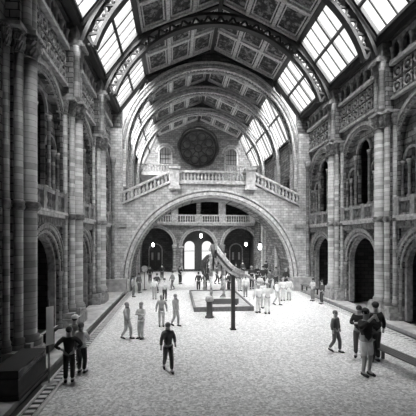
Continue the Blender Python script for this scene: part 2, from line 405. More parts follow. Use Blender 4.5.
# skylights
wn = 0
def sky_pt(s, u, y, d=0.0):
    sx, sz = (SILLX, SILLZ) if y < YK[4] else (7.2, 12.6)          # the panes come lower beyond the bridge
    dx, dz = -s * (sx - PURX), PURZ - sz; L = math.hypot(dx, dz); nx, nz = -s * dz / L, -abs(dx) / L
    return (s * sx + dx * u + nx * d, y, sz + dz * u + nz * d)
for k in range(0, 7):
    for s in (-1, 1):
        wn += 1; y0, y1 = (YK[k] + .2 if k else 9.95), YK[k+1] - .2
        up = (0, 1, 0)
        fr = MB()
        for u in (.05, .96): fr.bar(sky_pt(s, u, y0), sky_pt(s, u, y1), .24, .16, up=sky_pt(0, 0, 0))
        for y in (y0 + .12, y1 - .12): fr.bar(sky_pt(s, 0, y), sky_pt(s, 1, y), .2, .16, up=up)
        wo = struct('window_%d' % wn, fr, IRON)
        cb = MB().bar(sky_pt(s, .52, y0), sky_pt(s, .52, y1), .15, .14); part('transom', cb, IRON, wo)
        part('mullion', MB().bar(sky_pt(s, 0, (y0+y1)/2), sky_pt(s, 1, (y0+y1)/2), .13, .14, up=up), IRON, wo)
        for q in (1, 2, 4, 5): y = y0 + (y1 - y0) * q / 6; part('glazing_bar', MB().bar(sky_pt(s, 0, y), sky_pt(s, 1, y), .05, .08, up=up), IRON, wo)
        pm = MB().add([sky_pt(s, 0, y0, -.05), sky_pt(s, 0, y1, -.05), sky_pt(s, 1, y1, -.05), sky_pt(s, 1, y0, -.05)], [(0,1,2,3)])
        part('pane', pm, GLASS, wo)

# floor borders: kerb edge, iron heating grille, low stone step
for side, s, e in (('left', -1, 6.08), ('right', 1, 6.32)):
    X = lambda a, b: sorted((s*a, s*b))
    b = MB().box(*X(e, e+.09), -2, 27, 0, .03); b.box(*X(e+.42, e+.47), -2, 27, 0, .03)
    struct('trim_kerb_' + side, b, KERB)
    b = MB().box(*X(e+.09, e+.42), -2, 27, 0, .012); b.box(*X(e+.47, e+.66), -2, 27, 0, .012)
    gr = struct('trim_grille_' + side, b, BLACK)
    g = MB()
    y = 3.0
    while y < 26.8: g.box(*X(e+.15, e+.36), y, y+.13, .012, .028); y += .26
    g.box(*X(e+.11, e+.125), -2, 27, .012, .028); g.box(*X(e+.385, e+.4), -2, 27, .012, .028)
    part('grille_bars', g, KERB, gr)
    b = MB().box(*X(e+.66, 8.0), -2, 27, 0, .17)
    struct('trim_step_' + side, b, MARBLE)

# ================================================================== SIDE WALLS: piers and bay furniture (local x points into the nave)
def side_loc(s, y): return (s * WX, y, 0), (0 if s < 0 else PI)
SIDE = {-1: 'left', 1: 'right'}

def capital_prof(r, z0, z1):
    h = z1 - z0
    return [(r*1.0, z0), (r*1.22, z0+.04*h), (r*1.05, z0+.1*h), (r*1.15, z0+.3*h), (r*1.5, z0+.5*h), (r*1.3, z0+.55*h), (r*1.55, z0+.8*h), (r*1.4, z0+.84*h), (r*1.6, z0+.9*h), (r*1.6, z1)]
def make_pier():
    t = thing('clustered_pier', 'pier', 'pillar', (0,0,0), 0, 'clustered stone piers along the side walls')
    m = MB().box(0, .62, -1.0, 1.0, .17, .55).box(0, .72+.08, -.62, .62, .17, .62).box(0, .6, -.9, .9, .55, .8).box(.1, .76, -.5, .5, .62, .95)
    part('plinth', m, PALESTONE, t)
    part('pilaster', MB().box(0, .3, -.62, .62, .5, 10.4).box(0, .12, -.95, .95, .5, 10.4), BRICK, t)
    for (x, y, r) in ((.5, 0, .25), (.36, .42, .15), (.36, -.42, .15), (.16, .74, .11), (.16, -.74, .11)):
        m = MB()
        m.lathe([(r*1.5, .8), (r*1.5, .95), (r*1.2, 1.0), (r*1.35, 1.08), (r, 1.15), (r, 9.95)], x, y, 16)
        sh = part('shaft', m, SHAFT, t, True)
        c = MB().lathe([(r, 4.98), (r*1.3, 5.04), (r*1.45, 5.12), (r*1.2, 5.17), (r*1.4, 5.24), (r, 5.3)], x, y, 16); part('collar', c, STONE, sh, True)
        c = MB().lathe(capital_prof(r, 9.7, 10.35), x, y, 24, 8, .1); part('capital', c, STONE, sh)
    part('abacus', MB().box(0, .88, -.4, .4, 10.35, 10.47).box(0, .62, -.85, .85, 10.35, 10.47), PALESTONE, t)
    part('upper_pilaster', MB().box(0, .42, -.42, .42, 10.5, 13.0), BRICK, t)
    for y in (-.2, .2):
        part('upper_shaft', MB().lathe([(.2, 10.58), (.15, 10.75), (.14, 12.5), (.2, 12.6), (.16, 12.65), (.26, 13.0)], .52, y, 14), SHAFT, t, True)
    part('bracket', MB().box(0, .92, -.42, .42, 13.0, 13.12).box(0, .8, -.34, .34, 13.12, 13.3).box(-.0, .55, -.3, .3, 13.3, 14.1), STONE, t)
    return t
NTH = ['nearest', 'second', 'third', 'fourth']
pier_lab = {
 (-1,0): 'stone pier of the left wall just beside the camera', (-1,1): 'dark clustered pier at the left edge behind the white sign pole',
 (-1,2): 'clustered stone pier between the two left arches', (-1,3): 'clustered stone pier on the left wall nearest the bridge',
 (1,0): 'stone pier of the right wall beside the camera', (1,1): 'stone pier of the right wall just outside the frame',
 (1,2): 'clustered stone pier rising behind the person in pale shorts', (1,3): 'clustered stone pier on the right wall nearest the bridge'}
proto = make_pier()
for i, (s, k) in enumerate([(s, k) for s in (-1, 1) for k in (1, 2, 3) if not (s == 1 and k == 1)]):
    loc, rz = side_loc(s, YK[k])
    if i == 0: proto.location = loc; proto.rotation_euler.z = rz; proto['label'] = pier_lab[s, k]
    else: dup(proto, loc, rz, pier_lab[s, k])

def make_ground_arch():
    t = thing('arcade_arch', 'a', 'arch', (0,0,0), 0, 'ground floor arches of the side walls')
    c = (0, 2.7)
    part('archivolt', MB().ring('x', c, 1.86, 2.12, 0, .12).ring('x', c, 1.66, 1.8, -.1, .05).ring('x', c, 2.0, 2.06, .12, .17), PALESTONE, t)
    part('carved_band', MB().arc_blocks('x', c, 1.83, .12, 0, .1, 34), STONE, t); part('billet_band', MB().arc_blocks('x', c, 2.06, .09, .08, .17, 44), STONE, t)
    part('soffit_order', MB().ring('x', c, 1.5, 1.66, -.42, -.12), STONE, t)
    for y in (-1, 1):
        part('jamb', MB().box(-.42, -.12, y*1.5 if y > 0 else -1.66, 1.66 if y > 0 else -1.5, .17, 2.7).box(0, .1, min(y*1.84, y*2.1), max(y*1.84, y*2.1), .17, 2.7), PALESTONE, t)
        m = MB().lathe([(.14, .17), (.14, .45), (.1, .5), (.085, .6), (.085, 2.35), (.12, 2.4), (.09, 2.45), (.16, 2.7)], .02, y*1.74, 12); part('jamb_shaft', m, SHAFT, t, True)
    return t
def make_gallery():
    t = thing('gallery_balustrade', 'a', 'balustrade', (0,0,0), 0, 'balustrades of the first floor gallery')
    m = MB().box(0, .3, -2.0, 2.0, 5.16, 5.26).box(0, .22, -2.05, 2.05, 5.02, 5.16); part('string_course', m, WHITESTONE, t)
    m = MB().box(0, .1, -2.05, 2.05, 4.66, 5.02)
    for i in range(26): y = -1.95 + i*.156; m.box(.1, .17, y-.05, y+.05, 4.72, 4.96)
    part('dentil_frieze', m, STONE, t)
    part('base_rail', MB().box(-.02, .2, -1.95, 1.95, 5.26, 5.38), STONE, t); part('top_rail', MB().box(-.05, .24, -1.95, 1.95, 5.92, 6.06), PALESTONE, t)
    for y in (-1.72, -.62, .62, 1.72):
        part('pedestal', MB().box(-.05, .26, y-.16, y+.16, 5.26, 6.1).box(-.08, .3, y-.2, y+.2, 6.06, 6.14), PALESTONE, t)
    for a, b in ((-1.56, -.78), (-.46, .46), (.78, 1.56)):
        n = 4
        for i in range(n):
            y = a + (b-a)*(i+.5)/n
            part('baluster', MB().lathe([(.07, 5.38), (.05, 5.45), (.09, 5.58), (.05, 5.75), (.08, 5.92)], .09, y, 8), PALESTONE, t, True)
    return t
def make_triforium():
    t = thing('triforium_arch', 'a', 'arch', (0,0,0), 0, 'upper arches with triple openings in the side walls')
    c = (0, 8.55)
    part('archivolt', MB().ring('x', c, 1.95, 2.12, -.1, .06).ring('x', c, 2.2, 2.4, 0, .14), PALESTONE, t)
    part('carved_band', MB().arc_blocks('x', c, 2.16, .11, 0, .09, 40), STONE, t); part('billet_band', MB().arc_blocks('x', c, 2.04, .08, .03, .11, 46), STONE, t)
    holes = [arch_poly(0, .68, 9.3, 5.5, 16, .15)]
    for y in (-1.54, -1.0, 1.0, 1.54): holes.append(arch_poly(y, .23, 7.95, 5.5, 8))
    part('tympanum', MB().sheet('x', arch_poly(0, 1.97, 8.55, 5.3, 24), holes, -.42, -.25), BANDED, t)
    part('lancet_moulding', MB().ring('x', (0, 9.3), .68, .8, -.25, -.14, 0, PI, 16), PALESTONE, t)
    for y in (-1.27, 1.27): part('light_moulding', MB().ring('x', (y, 8.0), .48, .58, -.25, -.16, 0, PI, 12), PALESTONE, t)
    for y in (-1.8, -1.27, -.74, .74, 1.27, 1.8):
        top = 9.2 if abs(y) < .8 else 7.9
        m = MB().lathe([(.13, 6.1), (.13, 6.2), (.075, 6.3), (.075, 7.2), (.1, 7.24), (.075, 7.3), (.075, top-.3), (.1, top-.26), (.085, top-.2), (.15, top)], -.1, y, 10)
        part('colonnette', m, SHAFT, t, True)
    for y in (-1, 1):
        part('jamb_shaft', MB().lathe([(.12, 5.4), (.09, 5.6), (.09, 8.2), (.12, 8.25), (.1, 8.3), (.17, 8.55)], .04, y*2.12, 10), SHAFT, t, True)
    return t
def make_frieze():
    t = thing('carved_frieze', 'a', 'frieze', (0,0,0), 0, 'carved friezes high on the side walls')
    part('ground_panel', MB().box(0, .06, -2.2, 2.2, 11.15, 12.75), DARKSTONE, t)
    part('string_course', MB().box(0, .22, -2.25, 2.25, 11.06, 11.2), PALESTONE, t)
    m = MB()
    n = 6
    for i in range(n):
        for j in range(2):
            y = -1.83 + i*.733; z = 11.58 + j*.72
            pts = [(.12, y + .27*math.cos(a*PI/6), z + .27*math.sin(a*PI/6)) for a in range(13)]
            m.tube(pts, .055, 5)
            m.ball((.1, y, z), (.1, .12, .12), 6, 5)
            for a in range(4): m.ball((.1, y + .33*math.cos(PI/4 + a*PI/2), z + .33*math.sin(PI/4 + a*PI/2)), (.09, .09, .09), 5, 4)
    part('scroll_carving', m, STONE, t)
    return t
def make_clerestory():
    t = thing('clerestory_arcade', 'a', 'arcade', (0,0,0), 0, 'small arcades under the skylights')
    part('sill', MB().box(-.35, .3, -2.25, 2.25, 12.75, 12.92), PALESTONE, t)
    n = 6; w = 4.5 / n; holes = [arch_poly(-2.25 + (i+.5)*w, .25, 13.62, 12.92, 10) for i in range(n)]
    part('arch_screen', MB().sheet('x', [(-2.25, 12.9), (2.25, 12.9), (2.25, 14.1), (-2.25, 14.1)], [[(p[0], max(p[1], 12.93)) for p in h] for h in holes], -.05, .12), STONE, t)
    for i in range(n + 1):
        y = -2.25 + i*w; y = max(-2.15, min(2.15, y))
        part('colonnette', MB().lathe([(.13, 12.92), (.13, 13.0), (.08, 13.05), (.08, 13.4), (.15, 13.62)], .16, y, 10), PALESTONE, t, True)
    part('cornice', MB().box(-.3, .3, -2.25, 2.25, 14.02, 14.14), DARKSTONE, t)
    return t
def bay_label(what, s, k):
    where = {(-1,1): 'in the left bay nearest the camera', (-1,2): 'in the middle bay of the left wall', (-1,3): 'in the left bay next to the bridge',
             (1,1): 'cut by the right edge of the photo', (1,2): 'in the middle bay of the right wall', (1,3): 'in the right bay next to the bridge'}[s, k]
    return what + ' ' + where
for fn, what in ((make_ground_arch, 'round carved ground floor arch'), (make_gallery, 'pierced stone gallery balustrade'), (make_triforium, 'tall upper arch with triple dark openings'),
                 (make_frieze, 'carved scroll frieze above the upper arch'), (make_clerestory, 'row of small arches under the skylight')):
    proto = fn(); first = True
    for s in (-1, 1):
        for k in (1, 2, 3):
            loc, rz = side_loc(s, (YK[k] + YK[k+1]) / 2)
            if first: proto.location = loc; proto.rotation_euler.z = rz; proto['label'] = bay_label(what, s, k); first = False
            else: dup(proto, loc, rz, bay_label(what, s, k))

# iron arched ribs
def make_rib():
    t = thing('lattice_rib', 'a', 'roof rib', (0,0,0), 0, 'iron lattice ribs of the roof')
    zc = 10.95; a0, a1 = math.radians(18.5), math.radians(161.5); c = (0, zc)
    part('inner_chord', MB().ring('y', c, 6.96, 7.12, -.2, .2, a0, a1, 64), IRON, t)
    part('outer_chord', MB().ring('y', c, 7.56, 7.74, -.2, .2, a0, a1, 64), IRON, t)
    w = MB(); n = 46
    for i in range(n):
        ta, tb = a0 + (a1-a0)*i/n, a0 + (a1-a0)*(i+1)/n
        ra, rb = (7.08, 7.6) if i % 2 == 0 else (7.6, 7.08)
        P = lambda r, a: (r*math.cos(a), 0, zc + r*math.sin(a))
        w.bar(P(ra, ta), P(rb, tb), .12, .1, up=(0,1,0))
        if i % 2: w.ball(P(7.34, (ta+tb)/2 + (tb-ta)/2), (.1, .05, .1), 6, 4)
    part('lattice_web', w, IRON, t)
    return t
proto = make_rib()
RL = {1: 'iron lattice rib arching just over the camera', 2: 'iron lattice rib whose feet show at both upper corners', 3: 'complete iron lattice rib crossing the upper middle of the view'}
for k in (1, 2, 3):
    if k == 1: proto.location = (0, YK[1], 0); proto['label'] = RL[1]
    else: dup(proto, (0, YK[k], 0), 0, RL[k])

# stone diaphragm arches beyond the bridge
def make_stone_arch(k, label):
    t = thing('stone_arch', label, 'arch', (0, YK[k] + (.2 if k == 4 else 0), 0), 0, 'stone arches spanning the hall beyond the bridge')
    R, zc = (6.65, 11.05) if k == 4 else (6.85, 11.2)
    T = .6; base = 8.2 if k == 4 else 0
    for s in (-1, 1):
        part('leg', MB().box(*sorted((s*R, s*(R+T))), -.4, .4, base, zc), PALE, t)
    part('arch_ring', MB().ring('y', (0, zc), R, R+T, -.4, .4, 0, PI, 60), PALE, t)
    for nm, ra, d in (('inner_roll', R+.03, -.46), ('outer_roll', R+T-.05, -.46)):
        pts = [((ra)*math.cos(PI*q/60), d+.04, zc + ra*math.sin(PI*q/60)) for q in range(61)]
        pts = [(ra, d+.04, base)] + pts + [(-ra, d+.04, base)]
        part(nm, MB().tube(pts, .07, 6), PALESTONE, t, True)
    part('carved_band', MB().arc_blocks('y', (0, zc), R+T/2, .16, -.5, -.38, 84), STONE, t)
    part('soffit_band', MB().arc_blocks('y', (0, zc), R-.05, .12, -.22, .22, 80), STONE, t)
    a0 = math.acos(PURX / (R+T)); top = [(PURX, PURZ-.1), (0, RIDGE-.1), (-PURX, PURZ-.1)]
    low = [((R+T-.05)*math.cos(a0 + (PI-2*a0)*q/24), zc + (R+T-.05)*math.sin(a0 + (PI-2*a0)*q/24)) for q in range(25)]
    part('spandrel', MB().sheet('y', top + list(reversed(low)), [], -.12, .12), DARKBRICK, t)
    return t
make_stone_arch(4, 'wide pale stone arch springing above the bridge'); make_stone_arch(5, 'middle of the three pale stone arches behind the bridge')
make_stone_arch(6, 'farthest pale stone arch in front of the gable')

# ================================================================== THE BRIDGE
YB = 26.85
bt = thing('stair_bridge', 'pale stone bridge on a great round arch with two descending stair flights', 'bridge', (0, YB, 0))
def flight_z(x, top): return top - (abs(x) - 3.0) * .47
outl = [(6.4, 0), (7.95, 0), (7.95, 12.6), (7.0, 12.6), (6.95, 6.72)]
outl += [(3.0, 8.55), (-3.0, 8.55), (-6.95, 6.72), (-7.0, 12.6), (-7.95, 12.6), (-7.95, 0), (-6.4, 0)]
arc = [(6.4*math.cos(PI*(1 - i/40)), 1.0 + 6.4*math.sin(PI*(1 - i/40))) for i in range(41)]
part('face_wall', MB().sheet('y', outl + arc, [], 0, .5), PALE, bt)
m = MB().ring('y', (0, 1.0), 6.4, 6.78, -.08, .3, 0, PI, 56).ring('y', (0, 1.0), 6.9, 7.05, -.1, .1, math.radians(8), math.radians(172), 56)
for s in (-1, 1): m.box(*sorted((s*6.4, s*6.78)), -.08, .3, 0, 1.0)
part('archivolt', m, WHITESTONE, bt)
part('carved_band', MB().arc_blocks('y', (0, 1.0), 6.84, .1, -.06, .1, 84).arc_blocks('y', (0, 1.0), 6.5, .1, -.12, -.06, 80), STONE, bt)
m = MB().ring('y', (0, 1.0), 6.4, 6.75, .5, 3.2, 0, PI, 48)
for s in (-1, 1): m.box(*sorted((s*6.4, s*7.9)), .5, 3.2, 0, 1.0)
part('soffit', m, BRICK, bt)
part('deck', MB().box(-3.1, 3.1, .5, 3.2, 8.25, 8.5), MARBLE, bt)
part('string_course', MB().box(-3.3, 3.3, -.16, .1, 8.42, 8.6), WHITESTONE, bt)
for s in (-1, 1):
    st = MB()
    for i in range(12):
        x0 = 3.1 + i*.33; z = 8.5 - (i+1)*.155; st.box(*sorted((s*x0, s*(x0+.34))), .5, 3.2, z-.5, z)
    fl = part('stair_flight', st, MARBLE, bt)
    x0, x1 = 3.2, 6.95
    a = MB().bar((s*x0, 0, 8.62), (s*x1, 0, 6.86), .3, .14); part('string_rail', a, WHITESTONE, fl)
    a = MB().bar((s*x0, 0, 9.42), (s*x1, 0, 7.66), .32, .15); part('hand_rail', a, WHITESTONE, fl)
    n = 13
    for i in range(n):
        x = x0 + (x1-x0)*(i+.5)/n; z = 8.66 - (x-x0)*.469
        part('baluster', MB().lathe([(.1, z-.02), (.07, z+.12), (.12, z+.3), (.06, z+.5), (.09, z+.72)], s*x, 0, 8), WHITESTONE, fl, True)
for s in (-1, 1):
    part('newel', MB().box(s*2.98-.36, s*2.98+.36, -.3, .36, 8.1, 9.55).box(s*2.98-.44, s*2.98+.44, -.38, .44, 9.55, 9.72).box(s*2.98-.44, s*2.98+.44, -.36, .42, 8.0, 8.2), WHITESTONE, bt)
bl = part('parapet_rail', MB().box(-2.62, 2.62, -.14, .2, 9.3, 9.47).box(-2.62, 2.62, -.1, .16, 8.6, 8.7), WHITESTONE, bt)
for i in range(19):
    x = -2.5 + i * 5.0 / 18
    part('baluster', MB().lathe([(.09, 8.68), (.06, 8.8), (.11, 8.95), (.05, 9.12), (.09, 9.3)], x, .03, 8), WHITESTONE, bt, True)
# stone piers that carry the bridge, with corner shafts
for s, lab in ((-1, 'left'), (1, 'right')):
    t = thing('bridge_pier', 'broad masonry pier carrying the %s end of the bridge' % lab, 'pillar', (s*7.3, YB, 0), 0, 'masonry piers at the ends of the bridge')
    part('plinth', MB().box(-.95, .7, -.62, -.02, 0, .9).box(-.88, .7, -.55, -.02, .9, 1.1), MARBLE, t)
    for x in (.55, ):
        part('corner_shaft', MB().lathe([(.18, 1.1), (.13, 1.25), (.13, 9.7), (.2, 9.9), (.26, 10.3)], -s*0+s*.35, -.14, 12), SHAFT, t, True)
    part('band', MB().box(-.7, .68, -.1, -.01, 5.02, 5.3), PALESTONE, t)

# back gallery on the second floor
for s, lab in ((-1, 'left'), (1, 'right')):
    t = thing('rear_balustrade', 'small pale balustrade below the arched window %s of the round window' % lab, 'balustrade', (s*4.8, 39.0, 0), 0, 'balustrades of the rear gallery')
    part('slab', MB().box(-2.2, 2.2, -.15, 4.7, 11.3, 11.62), PALE, t)
    part('top_rail', MB().box(-2.2, 2.2, -.12, .12, 12.42, 12.56), PALESTONE, t); part('base_rail', MB().box(-2.2, 2.2, -.14, .14, 11.62, 11.76), PALESTONE, t)
    for i in range(15): part('baluster', MB().lathe([(.08, 11.76), (.05, 11.9), (.09, 12.05), (.05, 12.2), (.08, 12.42)], -2.05 + i*4.1/14, 0, 7), PALESTONE, t, True)
    part('end_block', MB().box(s*2.2-.3, s*2.2+.3, -.3, .3, 11.3, 12.7), PALESTONE, t)
# round window of the gable
t = thing('rose_window', 'big dark round window with lobed rim in the far gable', 'window', (0, 44.2, 15.8))
m = MB()
for i in range(8):
    a = 2*PI*i/8 + .1; m.bar((.5*math.cos(a), 0, .5*math.sin(a)), (2.1*math.cos(a), 0, 2.1*math.sin(a)), .1, .1, up=(0,1,0))
    pts = [(1.55*math.cos(a+PI/8) + .5*math.cos(q*PI/6), 0, 1.55*math.sin(a+PI/8) + .5*math.sin(q*PI/6)) for q in range(13)]; m.tube(pts, .06, 5)
m.ring('y', (0, 0), .42, .55, -.06, .06, 0, 2*PI, 24); m.ring('y', (0, 0), 2.2, 2.5, -.05, .1, 0, 2*PI, 40)
part('tracery', m, DARKSTONE, t)
m = MB().ring('y', (0, 0), 0.01, 2.5, .15, .2, 0, 2*PI, 40); part('dark_glass', m, plain('dark_glass', .13, .5, noise=.6, scale=1.5), t)
m = MB(); vs = []
for i in range(97):
    a = 2*PI*i/96; R = 2.42 + .16*abs(math.cos(4*a + .4)); vs.append((R*math.cos(a), -.52, R*math.sin(a)))
part('lobed_rim', m.tube(vs, .13, 6), DARKSTONE, t)
for s, lab in ((-1, 'left'), (1, 'right')):
    t = thing('arched_window', 'small arched window with carved surround %s of the round window' % lab, 'window', (s*4.2, 43.7, 15.0), 0, 'arched windows of the gable')
    part('surround', MB().ring('y', (0, 0), .72, .9, -.08, 0, 0, PI, 18).ring('y', (0, 0), 1.0, 1.2, -.12, 0, 0, PI, 20).box(-.9, -.7, -.08, 0, -2, 0).box(.7, .9, -.08, 0, -2, 0), PALESTONE, t)
    part('carved_band', MB().arc_blocks('y', (0, 0), .95, .1, -.08, 0, 24), STONE, t)
    m = MB().box(-.04, .04, .2, .28, -2, .66)
    for z in (-1.3, -.7, -.1): m.box(-.68, .68, .2, .26, z-.03, z+.03)
    for x in (-.34, .34): m.box(x-.02, x+.02, .2, .26, -2, .5)
    part('glazing', m, IRON, t)
    part('glass', MB().sheet('y', arch_poly(0, .67, 0, -2, 12), [], .3, .34), plain('dim_glass', .3, .3), t)

# first floor gallery across the entrance end
t = thing('entrance_balustrade', 'first floor balustrade seen beneath the bridge over the entrance arches', 'balustrade', (0, 43.2, 0))
part('slab', MB().box(-7.1, 7.1, -.15, .5, 5.85, 6.15), PALESTONE, t)
part('top_rail', MB().box(-7.1, 7.1, -.1, .15, 7.02, 7.18), WHITESTONE, t)
part('base_rail', MB().box(-7.1, 7.1, -.1, .15, 6.15, 6.28), WHITESTONE, t)
for x in (-6.9, -3.0, 0, 3.0, 6.9): part('pedestal', MB().box(x-.4, x+.4, -.14, .2, 6.15, 7.22), WHITESTONE, t)
for i in range(44):
    x = -6.6 + i*13.2/43
    if min(abs(x-q) for q in (-6.9, -3.0, 0, 3.0, 6.9)) > .45: part('baluster', MB().lathe([(.09, 6.28), (.06, 6.45), (.1, 6.62), (.05, 6.85), (.08, 7.02)], x, .02, 7), WHITESTONE, t, True)
for x in (-3.0, 3.0): part('pillar', MB().box(x-.42, x+.42, .0, .5, 7.2, 9.3), PALE, t)
for x, r, sp, lab in ((-5.35, 2.15, 3.35, 'left'), (0, 2.05, 3.15, 'middle'), (5.35, 2.15, 3.35, 'right')):
    t = thing('entrance_arch', '%s of the three round entrance arches under the bridge' % lab, 'arch', (x, 43.7, 0), 0, 'round arches of the entrance end')
    part('archivolt', MB().ring('y', (0, sp), r, r+.16, -.1, .05, 0, PI, 30).ring('y', (0, sp), r+.26, r+.42, -.16, 0, 0, PI, 30), PALESTONE, t)
    part('carved_band', MB().arc_blocks('y', (0, sp), r+.21, .1, -.08, 0, 44), STONE, t)
    for s in (-1, 1):
        part('column', MB().lathe([(.26, 0), (.26, .3), (.18, .45), (.16, 2.6), (.2, 2.65), (.18, 2.75), (.32, sp-.05)], s*(r+.12), -.18, 14), SHAFT, t, True)
        part('impost', MB().box(s*(r+.14)-.3, s*(r+.14)+.3, -.45, .05, sp-.1, sp+.06), WHITESTONE, t)

# pendant lamps
for (px, py, v, lab) in ((153, 245, 44, 'glowing pendant lamp in the left entrance arch'), (201, 236, 42.5, 'small pendant lamp above the lit middle doors'),
                         (246, 244.5, 44, 'glowing pendant lamp at the left of the right entrance arch'), (260, 247, 29.3, 'bright pendant lamp hanging from the underside of the bridge at the right')):
    p = at(px, py, v)
    t = thing('pendant_lamp', lab, 'lamp', p, 0, 'pendant lamps of the entrance')
    top = (5.75 if p.y > 44.2 else 5.85) - p.z
    part('globe', MB().lathe([(.05, -.22), (.11, -.17), (.15, 0), (.12, .2), (.08, .28)], 0, 0, 12), LAMPGLOW, t, True)
    part('cage', MB().lathe([(.2, .26), (.24, .3), (.1, .42), (.03, .5)], 0, 0, 10), IRON, t)
    part('rod', MB().lathe([(.025, .48), (.025, top)], 0, 0, 6), IRON, t)
# ================================================================== THE DINOSAUR SKELETON
PLW = thing('skeleton_platform', 'low pale exhibit platform with a dark rim under the dinosaur skeleton', 'platform', (-.15, 22.7, 0))
part('base', MB().box(-1.6, 1.6, -3.2, 3.2, 0, .2), MARBLE, PLW)
m = MB().box(-1.72, 1.72, -3.34, -3.2, 0, .26).box(-1.72, 1.72, 3.2, 3.34, 0, .26).box(-1.72, -1.6, -3.2, 3.2, 0, .26).box(1.6, 1.72, -3.2, 3.2, 0, .26)
part('rim', m, plain('rim_grey', .14, .6, noise=.3), PLW)
t = thing('exhibit_panel', 'long low dark panel standing at the front of the skeleton platform', 'panel', (-.1, 20.3, .2))
part('board', MB().box(-.95, .95, -.04, .04, .05, .36), plain('panel_grey', .12, .6), t)
for x in (-.8, .8): part('foot', MB().box(x-.06, x+.06, -.12, .12, 0, .08), BLACK, t)

dino = thing('dinosaur_skeleton', 'tall mounted dinosaur skeleton with its long tail curving to the right', 'skeleton', (-.2, 23.2, .2))
DO = Vector((-.2, 23.2, .2))
def loc(p): return Vector(p) - DO
def smooth_path(ps, n):
    ps = [Vector(p) for p in ps]; out = []
    for i in range(n + 1):
        u = i / n * (len(ps) - 1); k = min(int(u), len(ps) - 2); w = u - k
        p0, p1, p2, p3 = ps[max(k-1, 0)], ps[k], ps[k+1], ps[min(k+2, len(ps)-1)]
        out.append(.5*((2*p1) + (p2-p0)*w + (2*p0-5*p1+4*p2-p3)*w*w + (3*p1-p0-3*p2+p3)*w**3))
    return out
hip = at(217.5, 253, 22.3)
tail = [hip, at(223, 260, 20), at(229, 267, 18), at(235, 271.5, 15.6), at(246, 275.5, 14.7), at(257, 281, 14.2), at(270, 284.3, 14)]
tp = smooth_path(tail, 46)
for i, p in enumerate(tp[:-1]):
    q = tp[i+1]; r = .105 * (1 - i/46) ** 1.1 + .026; d = (q - p)
    part('tail_vertebra', MB().tube([loc(p + d*.04), loc(p + d*.3), loc(p + d*.7), loc(p + d*.96)], [r*1.05, r*.7, r*.7, r*1.05], 8), BONEDARK if i < 22 else BONE, dino)  # first centra coloured dark to stand for the gap between the pale strands
    if i < 30:
        h = .2 * (1 - i/34) + .03; up = Vector((0, 0, 1)); w_ = .05 + .06*(1 - i/30)
        part('neural_spine', MB().bar(loc(p + d*.4 + up*r*.5), loc(p + up*(r+h)), w_, .1).ball(loc(p + up*(r+h)), w_*.8, 6, 5), BONE, dino)
        part('chevron', MB().bar(loc(p + d*.4 - up*r*.5), loc(p - d*.2 - up*(r+h*1.1)), w_, .1).ball(loc(p - d*.2 - up*(r+h*1.1)), w_*.8, 6, 5), BONE, dino)
sh_ = at(213.5, 257, 26.0); body = [hip, at(215.5, 251, 23.6), at(214, 252.5, 25), sh_]
bp = smooth_path(body, 12)
for i, p in enumerate(bp[:-1]):
    q = bp[i+1]; d = q - p
    m = MB().tube([loc(p + d*.05), loc(p + d*.5), loc(p + d*.95)], [.17, .13, .17], 8)
    m.bar(loc(p + d*.5), loc(p + d*.5 + Vector((0, 0, .5))), .06, .16)
    part('back_vertebra', m, BONE, dino)
    if 2 <= i <= 10:
        for s in (-1, 1):
            W_ = .85 * math.sin(PI * (i + .5) / 13) + .15
            pts = [p + Vector((s*W_*math.sin(a), 0, -.95 + .95*math.cos(a) - .15)) for a in (0.15, .6, 1.1, 1.6, 2.1, 2.5)]
            part('rib', MB().tube([loc(x) for x in pts], [.05, .05, .045, .04, .035, .025], 6), BONEDARK, dino, True)
np_ = smooth_path([sh_, at(213, 255, 27.2), at(212, 251, 28.6), at(211, 249, 30)], 14)
for i, p in enumerate(np_[:-1]):
    q = np_[i+1]; d = q - p; r = .16 - .006*i
    part('neck_vertebra', MB().tube([loc(p + d*.05), loc(p + d*.5), loc(p + d*.95)], [r, r*.7, r], 8), BONE, dino)
e = np_[-1]; d = Vector((-.05, 1, -.25)).normalized()
part('skull', MB().tube([loc(e), loc(e + d*.12), loc(e + d*.3), loc(e + d*.5), loc(e + d*.62)], [.1, .19, .17, .12, .08], 10), BONE, dino, True)
pm = MB()
for s in (-1, 1):
    pm.tube([loc(hip + Vector((s*.18, .55, .3))), loc(hip + Vector((s*.3, .2, .42))), loc(hip + Vector((s*.32, -.2, .2))), loc(hip + Vector((s*.3, -.45, -.25)))], [.1, .17, .15, .07], 8)
    pm.tube([loc(hip + Vector((s*.3, .1, .1))), loc(hip + Vector((s*.22, .45, -.55))), loc(hip + Vector((s*.1, .5, -.75)))], [.11, .08, .06], 8)
pm.tube([loc(hip + Vector((-.3, 0, .1))), loc(hip + Vector((.3, 0, .1)))], .12, 8)
part('pelvis', pm, BONEDARK, dino, True)
